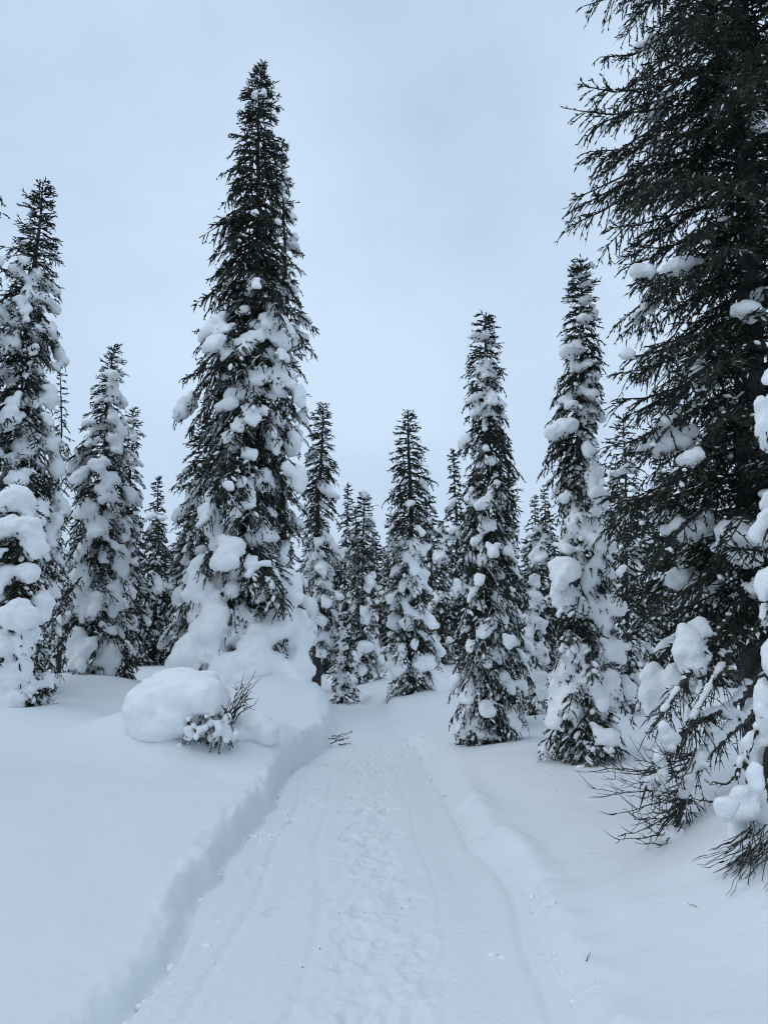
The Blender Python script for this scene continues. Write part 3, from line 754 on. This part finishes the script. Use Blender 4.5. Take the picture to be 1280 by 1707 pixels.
# the big dark tree on the right
YA = 6.0
def big_limbs(root, base, C, rng):
    # low limbs that sweep down to the snow, each with snow along its back
    def curve(pts, n=14):
        P = np.array([at(a_, b_, c_) for a_, b_, c_ in pts]); s = np.linspace(0, 1, len(P))
        S_ = np.linspace(0, 1, n)
        out = np.stack([np.interp(S_, s, P[:, k]) for k in range(3)], 1)
        for _ in range(2): out[1:-1] = .25 * out[:-2] + .5 * out[1:-1] + .25 * out[2:]
        return out
    limbs = [([(1275, 1150, 5.9), (1240, 1200, 5.6), (1190, 1240, 5.3), (1150, 1290, 5.05), (1128, 1370, 4.9)], .042),
             ([(1275, 1090, 5.9), (1225, 1180, 5.6), (1175, 1190, 5.4), (1120, 1240, 5.2), (1090, 1290, 5.0)], .030),
             ([(1270, 1020, 5.9), (1215, 1090, 5.5), (1180, 1150, 5.3), (1140, 1230, 5.1)], .026),
             ([(1265, 960, 5.9), (1190, 1060, 5.6), (1130, 1150, 5.3), (1090, 1210, 5.1)], .022),
             ([(1260, 560, 6.0), (1180, 640, 5.8), (1120, 700, 5.6), (1070, 770, 5.4)], .022),
             ([(1258, 640, 6.0), (1200, 690, 5.7), (1150, 760, 5.4)], .020)]
    bl = []
    for pts, r in limbs:
        P = curve(pts)
        v_, q_ = tube_arrays([(P, r * np.linspace(1, .4, len(P)))], 7)
        obj('limb', make_mesh('limb', v_ - base, [(q_, 0)]), M_BARK, root)
        for k in range(2, len(P) - 2):
            for f_ in (0, .5):
                p = P[k] * (1 - f_) + P[k + 1] * f_
                rr = r * rng.uniform(.8, 1.25)
                if rng.uniform() < .9: bl.append((p[0], p[1], p[2] + r * .8, rr * 1.15, rr, rr * .9))
    for px_, py_, Y_, r_, h_ in [(1155, 1190, 5.25, .05, .06), (1112, 1235, 5.05, .06, .08), (1100, 1262, 5.0, .045, .07), (1138, 1300, 4.95, .05, .05), (1098, 1308, 4.95, .055, .07), (1122, 1388, 4.85, .06, .06),
                                 (1185, 1215, 5.3, .05, .04), (1215, 1185, 5.5, .06, .045), (1165, 1270, 5.1, .04, .04)]:
        c_ = at(px_, py_, Y_)
        for _ in range(8): bl.append((*(c_ + rng.normal(0, .45, 3) * [r_, r_, h_]), r_ * rng.uniform(.5, .8), r_ * rng.uniform(.5, .8), h_ * rng.uniform(.45, .75)))
    snow_parts(root, base, bl, .014, None, .15, 30, .02, 2)
    # needle strands hanging from the low limbs
    SC = []
    for pts, r in limbs[:4]:
        P = curve(pts, 60)
        for _ in range(80):
            k = int(60 * rng.uniform(.12, .98) ** .8); ln = rng.uniform(.06, .2)
            d0 = norm(np.array([rng.normal(-.4, .6), rng.normal(-.3, .6), rng.uniform(-.9, .1)]))
            U = np.linspace(0, 1, 5)[:, None]
            SC.append(P[min(k, 59)] + d0 * ln * U - np.array([0, 0, .7]) * ln * U ** 2)
    SC = np.array(SC); m_ = len(SC)
    sp = SC[:, rng.integers(1, 5, 6)].reshape(-1, 3); sdv = norm(np.repeat(SC[:, 4] - SC[:, 2], 6, 0) * 4 + rng.normal(0, .6, (m_ * 6, 3)))
    n_ = len(sp)
    obj('limb_needles', shoots_mesh(sp, sdv, .045 * rng.uniform(.6, 1.2, n_), np.full(n_, .010), (rng.uniform(size=n_) < .12) * .8, np.clip(rng.normal(.5, .22, n_), 0, 1), 0, rng, base,
        (SC, np.full(m_, .010), (rng.uniform(size=m_) < .05) * .8, np.clip(rng.normal(.5, .22, m_), 0, 1))), M_NEEDLE, root)
    # bare twigs that fan out over the snow
    A0, A1 = at(1160, 1235, 5.2), at(1128, 1385, 4.88)
    tw_ = []
    def bez(p0, p1, p2, n): 
        u = np.linspace(0, 1, n)[:, None]; return p0 * (1 - u) ** 2 + p1 * 2 * u * (1 - u) + p2 * u ** 2
    for k in range(34):
        f_ = rng.uniform(0, 1); p0 = A0 * (1 - f_) + A1 * f_ + rng.normal(0, .02, 3)
        Ye = rng.uniform(4.55, 5.0)
        e = at(rng.uniform(985, 1110) + 40 * rng.uniform() ** 2, 1250 + 150 * np.clip(f_ + rng.normal(0, .25), 0, 1), Ye)
        e[2] = max(e[2], gz(e[0], e[1]) + .01)
        mid = .5 * (p0 + e) + np.array([rng.normal(0, .04), rng.normal(0, .06), -rng.uniform(.04, .13)])
        P = bez(p0, mid, e, 11); P[1:-1] += rng.normal(0, .006, (9, 3))
        r = rng.uniform(.0035, .007)
        tw_.append((P, r * np.linspace(1, .28, 11)))
        ln = np.linalg.norm(e - p0)
        for _ in range(rng.integers(5, 11)):
            i = rng.integers(3, 11); dd = norm(norm(P[min(i + 1, 10)] - P[i - 1]) + rng.normal(0, .45, 3) + np.array([0, 0, .12])); l2 = ln * rng.uniform(.08, .3)
            tw_.append((bez(P[i], P[i] + dd * l2 * .5 + [0, 0, -.01], P[i] + dd * l2 + [0, 0, .15 * l2], 5), r * .5 * np.linspace(1, .35, 5)))
    v_, q_ = tube_arrays(tw_, 4)
    tag(obj('bare_twigs', make_mesh('bare_twigs', v_ - base, [(q_, 0)]), M_TWIG, root), kind='stuff')

spruce('spruce_tree', 'huge dark spruce filling the right side, long drooping boughs with little snow', 1262, YA, (1240, -620),
       [(-500, 1150, 1330), (-250, 1080, 1420), (-100, 1010, 1450), (0, 1000, 1480), (180, 985, 1500), (330, 955, 1500), (430, 1000, 1500), (520, 1005, 1490), (620, 1010, 1480), (800, 1015, 1480), (950, 1035, 1470), (1050, 1050, 1460), (1150, 1070, 1440), (1300, 1080, 1430), (1400, 1110, 1430)],
       29, per_m=54, droop=.52, hang=.8, trunk_r=.14, tw_sp=.030, sh_sp=.026, sh_len=.055, sh_w=.0135, blob=.06, voxel=.021, side=(-.3, -.6), detail=1, low=1.12, tw_max=.19,
       load=((0, .22), (.3, .16), (.5, .05), (1, .01)), dust=((0, .10), (.3, .07), (.6, .03), (1, .01)), small_n=700, up=.3, min_size=.12,
       clumps=[(1072, 452, 26, 16, .6), (1165, 628, 20, 26, .5), (1150, 735, 18, 28, .5), (985, 628, 14, 10, .95), (1045, 590, 14, 14, .8), (1240, 895, 42, 34, .5), (1168, 870, 24, 26, .5), (1205, 910, 22, 16, .5),
               (1150, 1085, 32, 46, .9), (1130, 1140, 26, 46, .9), (1165, 1050, 20, 26, .9), (1090, 1145, 22, 52, 1.0), (1080, 1160, 16, 40, 1.0), (1265, 200, 14, 30, .4), (1230, 1120, 12, 12, .6), (1100, 1310, 16, 22, .9), (1120, 1390, 16, 18, .9)],
       extra_parts=big_limbs)

YB = 4.4
def near_twigs(root, base, C, rng):
    paths, SC = [], []
    for _ in range(260):
        p0 = at(rng.uniform(1235, 1400), rng.uniform(1370, 1430), YB - .15 + rng.uniform(-.2, .25))
        d = np.array([rng.uniform(-.34, -.02), rng.uniform(-.22, .05), rng.uniform(-.26, -.06)]) * rng.uniform(.6, 1.1)
        s = np.linspace(0, 1, 7)[:, None]
        P = p0 + d * s + rng.normal(0, .005, (7, 3)); P[:, 2] += .10 * np.linalg.norm(d) * (s[:, 0] ** 2 - s[:, 0])
        paths.append((P, np.linspace(.0042, .0012, 7) * rng.uniform(.5, 1.2)))
        if rng.uniform() < .5: SC.append(P + rng.normal(0, .01, 3))
    SC = np.array(SC); m_ = len(SC)
    obj('low_needles', shoots_mesh(SC[:, 3], norm(SC[:, 6] - SC[:, 3]), np.full(m_, .05), np.full(m_, .015), np.zeros(m_), np.full(m_, .5), 0, rng, base,
        (SC, np.full(m_, .0055), np.zeros(m_), np.clip(rng.normal(.7, .2, m_), 0, 1))), M_NEEDLE, root)
    v_, q_ = tube_arrays(paths, 4)
    tag(obj('dead_twigs', make_mesh('dead_twigs', v_ - base, [(q_, 0)]), M_TWIG, root), kind='stuff')
spruce('spruce_tree', 'nearest spruce cut by the right frame edge, white snow pillows stacked up its side', 1345, YB, (1330, 300),
       [(400, 1290, 1370), (640, 1270, 1400), (800, 1268, 1420), (1000, 1260, 1430), (1150, 1250, 1440), (1300, 1235, 1450), (1420, 1225, 1460)],
       30, per_m=26, droop=1.2, hang=.8, trunk_r=.07, tw_sp=.05, sh_sp=.03, sh_len=.05, sh_w=.017, blob=.07, voxel=.02, side=(-.4, -.5), detail=0, small_n=600, min_size=.1,
       load=((0, .7), (.5, .5), (1, .1)), clumps=[(1274, 700, 18, 50, .3), (1280, 630, 14, 20, .3), (1270, 975, 16, 36, .4), (1278, 1025, 14, 20, .4), (1274, 1185, 20, 62, .5), (1258, 1290, 16, 26, .6), (1238, 1340, 30, 32, .5), (1258, 1255, 18, 40, .5), (1232, 1402, 22, 40, .7), (1276, 1395, 26, 46, .7), (1265, 1335, 24, 40, .5), (1205, 1345, 20, 24, .4), (1280, 1100, 16, 40, .4)], stem_snow=True,
       extra_parts=near_twigs)

# ------------------------------------------------------------------ bare twigs hanging at the foot of the big tree
def twig_fan(name, label, origin, n, spread, length, seed, r0=.007, cat='branch'):
    rng = np.random.default_rng(seed)
    paths = []
    for k in range(n):
        a_ = rng.uniform(*spread[0]); e_ = rng.uniform(*spread[1]); ln = length * rng.uniform(.5, 1.1)
        d = np.array([math.cos(e_) * math.cos(a_), math.cos(e_) * math.sin(a_), math.sin(e_)])
        s = np.linspace(0, 1, 8)
        P = np.array(origin) + rng.normal(0, .04, 3) + d[None] * (s * ln)[:, None]
        P[:, 2] += -.10 * ln * s + .30 * ln * s ** 3
        P[1:] += np.cumsum(rng.normal(0, .008, (7, 3)), 0)
        paths.append((P, r0 * np.linspace(1, .25, 8)))
        for _ in range(rng.integers(3, 8)):
            i = rng.integers(2, 7)
            dd = norm(d + rng.normal(0, .55, 3)); l2 = ln * rng.uniform(.12, .35)
            s2 = np.linspace(0, 1, 4)[:, None]
            paths.append((P[i] + dd * s2 * l2 + np.array([0, 0, .12]) * l2 * s2 ** 2, r0 * .45 * np.linspace(1, .3, 4)))
    v_, q_ = tube_arrays(paths, 4)
    o = np.array([origin[0], origin[1], gz(origin[0], origin[1])])
    return tag(obj(name, make_mesh(name, v_ - o, [(q_, 0)]), M_TWIG, None, o), label, cat)
twig_fan('dead_branch', 'short bare branch sticking out of the snow left of the nearest spruce', at(1205, 1322, 4.9), 2, ((2.95, 3.25), (-.42, -.3)), .34, 8, .007)
twig_fan('twig', 'small broken twig lying at the left edge of the trodden path', at(556, 1236, 10.8), 5, ((-.5, .4), (-.1, .25)), .28, 5, .008, 'twig')
def loose_twig(px, py, z, d, r, label):
    c_, s_ = math.cos(PITCH), math.sin(PITCH)
    cx, cy = (px - 640) / F, (853.5 - py) / F
    dv = np.array([cx, c_ - cy * s_, s_ + cy * c_])
    p = CAM + dv * 3.0
    for _ in range(60):
        t_ = (gz(p[0], p[1]) - CAM[2]) / dv[2]; p = CAM + dv * t_
    s = np.linspace(-1, 1, 6)[:, None]
    P = np.array(d)[None] * s; P[:, 2] += .006 + .004 * np.cos(s[:, 0] * 5)
    v_, q_ = tube_arrays([(P, r * np.linspace(1, .5, 6))], 5)
    tag(obj('twig', make_mesh('twig', v_, [(q_, 0)]), M_TWIG, None, p), label, 'twig')
loose_twig(980, 1597, 0, (.018, .03, .006), .0022, 'tiny dark twig on the snow at lower right')
loose_twig(1156, 1512, 0, (-.02, .025, .004), .002, 'tiny curved twig on the snow below the nearest spruce')

# ------------------------------------------------------------------ the snow bent bush beside the path
def bush():
    rng = np.random.default_rng(77)
    Yb = 8.3
    base = at(345, 1245, Yb); base[2] = gz(base[0], Yb)
    root = empty('snow_bent_bush', base)
    tag(root, 'bush bowed under one large rounded snow pillow, left of the path', 'bush')
    bl = []
    for px, py, rx, ry, dy in [(275, 1180, 62, 52, 0), (320, 1160, 52, 40, -.1), (250, 1190, 42, 46, -.05), (290, 1150, 60, 32, .1), (345, 1162, 32, 32, -.2), (265, 1215, 48, 28, -.1), (300, 1195, 44, 36, -.1), (235, 1180, 26, 40, 0), (362, 1168, 20, 26, -.15), (300, 1130, 40, 18, .2), (340, 1135, 26, 18, .1), (245, 1228, 48, 22, .1), (285, 1236, 46, 16, .15)]:
        c = at(px, py, Yb + dy); sc = Yb / F
        bl.append((*c, rx * sc, .36, ry * sc))
    V, Q = blobs_to_mesh(bl, .025, 9, .045)
    obj('snow_pillow', make_mesh('snow_pillow', V - base, [(Q, 0)]), M_CLUMP, root)
    bl = []
    for px, py, rx, ry, dy in [(425, 1215, 34, 30, .3), (410, 1200, 22, 26, .3), (445, 1225, 22, 22, .25), (400, 1225, 16, 20, .2)]:
        c = at(px, py, Yb + dy); sc = Yb / F
        bl.append((*c, rx * sc, .22, ry * sc))
    V, Q = blobs_to_mesh(bl, .022, 6, .05)
    obj('snow_pillow', make_mesh('snow_pillow', V - base, [(Q, 0)]), M_CLUMP, root)
    # hanging leafless and needled twigs under the pillow's right end
    paths, SP, SD, bl = [], [], [], []
    for k in range(70):
        p0 = at(rng.uniform(316, 378), rng.uniform(1170, 1200), Yb - .12 + rng.uniform(-.28, .2))
        ln = rng.uniform(.2, .42); d = norm(np.array([rng.normal(0, .3), rng.normal(-.15, .3), -1]))
        s = np.linspace(0, 1, 7)[:, None]
        P = p0 + d * s * ln + rng.normal(0, .008, (7, 3))
        paths.append((P, np.linspace(.006, .002, 7)))
        for _ in range(26):
            u = rng.uniform(.1, 1); SP.append(p0 + d * u * ln); SD.append(norm(d + rng.normal(0, .7, 3)))
        for _ in range(rng.integers(1, 5)):
            r = rng.uniform(.018, .05); bl.append((*(p0 + d * rng.uniform(.2, 1) * ln + rng.normal(0, .02, 3) + [0, -.02, .02]), r, r, r * 1.1))
    for k in range(12):                                  # twigs arching out to the right
        p0 = at(rng.uniform(372, 388), rng.uniform(1190, 1215), Yb - .1)
        e = at(rng.uniform(395, 430), rng.uniform(1128, 1185), Yb - .15 + rng.uniform(-.15, .15))
        s = np.linspace(0, 1, 8)[:, None]
        P = p0 * (1 - s) + e * s + rng.normal(0, .012, (8, 3)); P[:, 2] += .05 * np.sin(s[:, 0] * math.pi)
        paths.append((P, np.linspace(.008, .0025, 8)))
        for _ in range(4):
            i = rng.integers(3, 8); dd = norm(e - p0 + rng.normal(0, .2, 3)); l2 = rng.uniform(.05, .13)
            paths.append((P[i] + dd * np.linspace(0, 1, 4)[:, None] * l2, np.linspace(.004, .0015, 4)))
    stem = np.array([at(372, 1250, Yb - .05), at(378, 1215, Yb - .05), at(372, 1180, Yb), at(350, 1150, Yb)])
    paths.append((stem, np.array([.022, .02, .018, .014])))
    v_, q_ = tube_arrays(paths, 5)
    tag(obj('branches', make_mesh('branches', v_ - base, [(q_, 0)]), M_TWIG, root), kind='stuff')
    SP, SD = np.array(SP), np.array(SD); n = len(SP)
    obj('crown', shoots_mesh(SP, SD, .045 * rng.uniform(.6, 1.2, n), np.full(n, .016), (rng.uniform(size=n) < .35) * .8, np.clip(rng.normal(.5, .2, n), 0, 1), 0, rng, base), M_NEEDLE, root)
    snow_parts(root, base, bl, .014, None, .09, 30, .01, 2)
bush()

# ------------------------------------------------------------------ forest behind
def copy_tree(o, parent=None):
    c = o.copy(); COL.objects.link(c); c.parent = parent
    for ch in list(o.children): copy_tree(ch, c)
    return c

FAR_LABEL = 'distant dark spruce in the dense forest behind the nearer trees'
protos = []
for k, (pb, Yp, tpx, half, lds) in enumerate([(262, 27, 845, 34, .25), (890, 28, 826, 26, .12), (578, 26, 806, 20, .2), (735, 25, 868, 28, .3), (640, 30, 912, 40, .25)]):
    yb = 1100
    protos.append(spruce('spruce_tree', FAR_LABEL, pb, float(Yp), (pb + 2, tpx),
        [(tpx + (yb - tpx) * f_, pb - half * g_, pb + half * g_) for f_, g_ in ((.12, .3), (.3, .62), (.5, .85), (.75, 1), (1, 1))],
        40 + k, 'background forest spruces', per_m=20, droop=.9, trunk_r=.08, tw_sp=.10, sh_sp=.06, sh_len=.10, sh_w=.045, blob=.10, voxel=.06,
        load=((0, lds * 2), (.6, lds), (1, 0)), side=(0, -.5), small_n=500, dust=((0, .3), (.7, .12), (1, 0)), max_parts=12, min_size=.35))
for p_, l_ in zip(protos, ('dark conical spruce in the gap left of the tallest spruce', 'distant dark spire rising between the two tall narrow spruces',
                           'thin distant spire just left of the snow capped spruce', 'distant spruce showing right behind the cone shaped middle spruce',
                           'low broad distant spruce in the gap left of the cone shaped middle spruce')): p_['label'] = l_
rng = np.random.default_rng(99)
spots = [(240, 26, 1), (205, 30, 0), (285, 31, 4), (300, 24, 0), (150, 27, 4), (60, 24, 3), (105, 32, 0), (-10, 29, 4), (-60, 22, 0), (555, 30, 4), (500, 32, 0), (460, 30, 1), (590, 33, 1), (615, 36, 0), (655, 27, 3),
         (665, 34, 4), (705, 30, 0), (720, 36, 1), (760, 27, 2), (755, 33, 4), (790, 38, 0), (830, 26, 0), (860, 32, 3), (915, 26, 2), (925, 33, 4), (905, 22, 3), (950, 29, 0), (985, 24, 3), (1010, 30, 4), (1040, 20, 0), (1065, 27, 3),
         (1090, 22, 4), (1120, 30, 0), (1150, 18, 3), (1185, 25, 4), (1215, 21, 0), (1250, 28, 3), (1290, 20, 4), (1340, 24, 0), (1400, 19, 3), (1460, 26, 4), (-130, 26, 3), (-200, 20, 4), (345, 34, 4), (390, 31, 0), (425, 36, 3),
         (230, 40, 4), (330, 42, 0), (520, 42, 4), (570, 44, 3), (630, 43, 4), (690, 45, 0), (745, 42, 4), (810, 44, 3), (870, 43, 4), (960, 42, 0), (1060, 38, 4), (1140, 40, 0), (180, 42, 3), (90, 40, 4), (20, 38, 0), (255, 24, 4), (225, 34, 3), (275, 38, 0), (308, 28, 3), (215, 23, 4), (545, 26, 0), (625, 29, 4), (650, 38, 0), (600, 40, 4), (725, 28, 0), (775, 31, 3), (850, 28, 4), (880, 36, 0), (905, 30, 4), (935, 24, 0),
         (1000, 18, 3), (1025, 24, 0), (1075, 17, 4), (1105, 26, 3), (1130, 20, 0), (1165, 30, 4), (1195, 17, 0), (1230, 24, 4), (1265, 17, 3), (1015, 36, 0), (1085, 33, 4), (1180, 35, 0), (1260, 33, 4), (135, 34, 0), (45, 31, 3)]
for px, Yp, k in spots:
    c = copy_tree(protos[k])
    x = at(px, 1100, Yp)[0]
    c.location = (x, Yp, gz(x, Yp) - .1)
    s_ = rng.uniform(.86, 1.2); c.scale = (s_ * rng.uniform(.95, 1.2), s_ * rng.uniform(.95, 1.2), s_)
    c.rotation_euler = (0, 0, rng.uniform(0, 6.28))
    c['label'] = FAR_LABEL

for x, y, k in [(-5.6, 6.0, 0), (-5.0, 2.2, 3), (-6.5, -1.5, 4), (6.2, -1.0, 0), (7.0, 6.5, 3)]:  # unseen spruces added beside the view to darken the open snow
    c = copy_tree(protos[k])
    c.location = (x, y, gz(x, y) - .1); s_ = rng.uniform(1.2, 1.5); c.scale = (s_, s_, s_)
    c['label'] = 'unseen spruce added just outside the frame to shade the clearing'
    c['group'] = 'added shade spruces round the camera'
# crumbs of snow broken off the cut bank and the rim
rc = np.random.default_rng(31); tv, tf = ICO1; V_, F_ = [], []
for k in range(420):
    y = 2.6 + 9 * rc.uniform() ** 1.3
    lft = rc.uniform() < .6
    x = float(xl(np.array([y]))[0]) + .03 + abs(rc.normal(0, .10)) if lft else float(xr(np.array([y]))[0]) + rc.normal(-.02, .10)
    r = .006 + .022 * rc.uniform() ** 4
    z = max(gz(x, y), 0.0 if xl(y) < x < xr(y) + .1 else -1)
    F_.append(tf + len(V_) * 12)
    V_.append(np.array([x, y, z + r * .2]) + tv * rc.uniform(.7, 1.3, (12, 1)) * r * rc.uniform(.7, 1.3, 3))
tag(obj('snow_crumbs', make_mesh('snow_crumbs', np.concatenate(V_), [(np.concatenate(F_), 0)]), M_CLUMP), 'small crumbs of snow fallen along both edges of the path', 'snow', kind='stuff')
# fallen needles and bark specks on the snow
rl = np.random.default_rng(12); V_, Q_ = [], []
for k in range(60):
    y = 2.8 + 7 * rl.uniform() ** 1.5; x = rl.uniform(-1.0, 2.4) if k % 3 else rl.uniform(-2.5, 2.0)
    z = max(gz(x, y), -.01 if xl(y) < x < xr(y) else -1) + .004
    a_ = rl.uniform(0, 6.28); ln = rl.uniform(.003, .009); d = np.array([math.cos(a_), math.sin(a_), 0]) * ln; n_ = np.array([-d[1], d[0], 0]) * .3
    p = np.array([x, y, z]); b = len(V_)
    V_ += [p - d - n_, p + d - n_, p + d + n_, p - d + n_, p + [0, 0, .004]]; Q_ += [(b, b + 1, b + 4), (b + 1, b + 2, b + 4), (b + 2, b + 3, b + 4), (b + 3, b, b + 4)]
tag(obj('needle_litter', make_mesh('needle_litter', np.array(V_), [(np.array(Q_), 0)], smooth=False), M_TWIG), 'dark specks of fallen needles scattered over the snow', 'litter', kind='stuff')
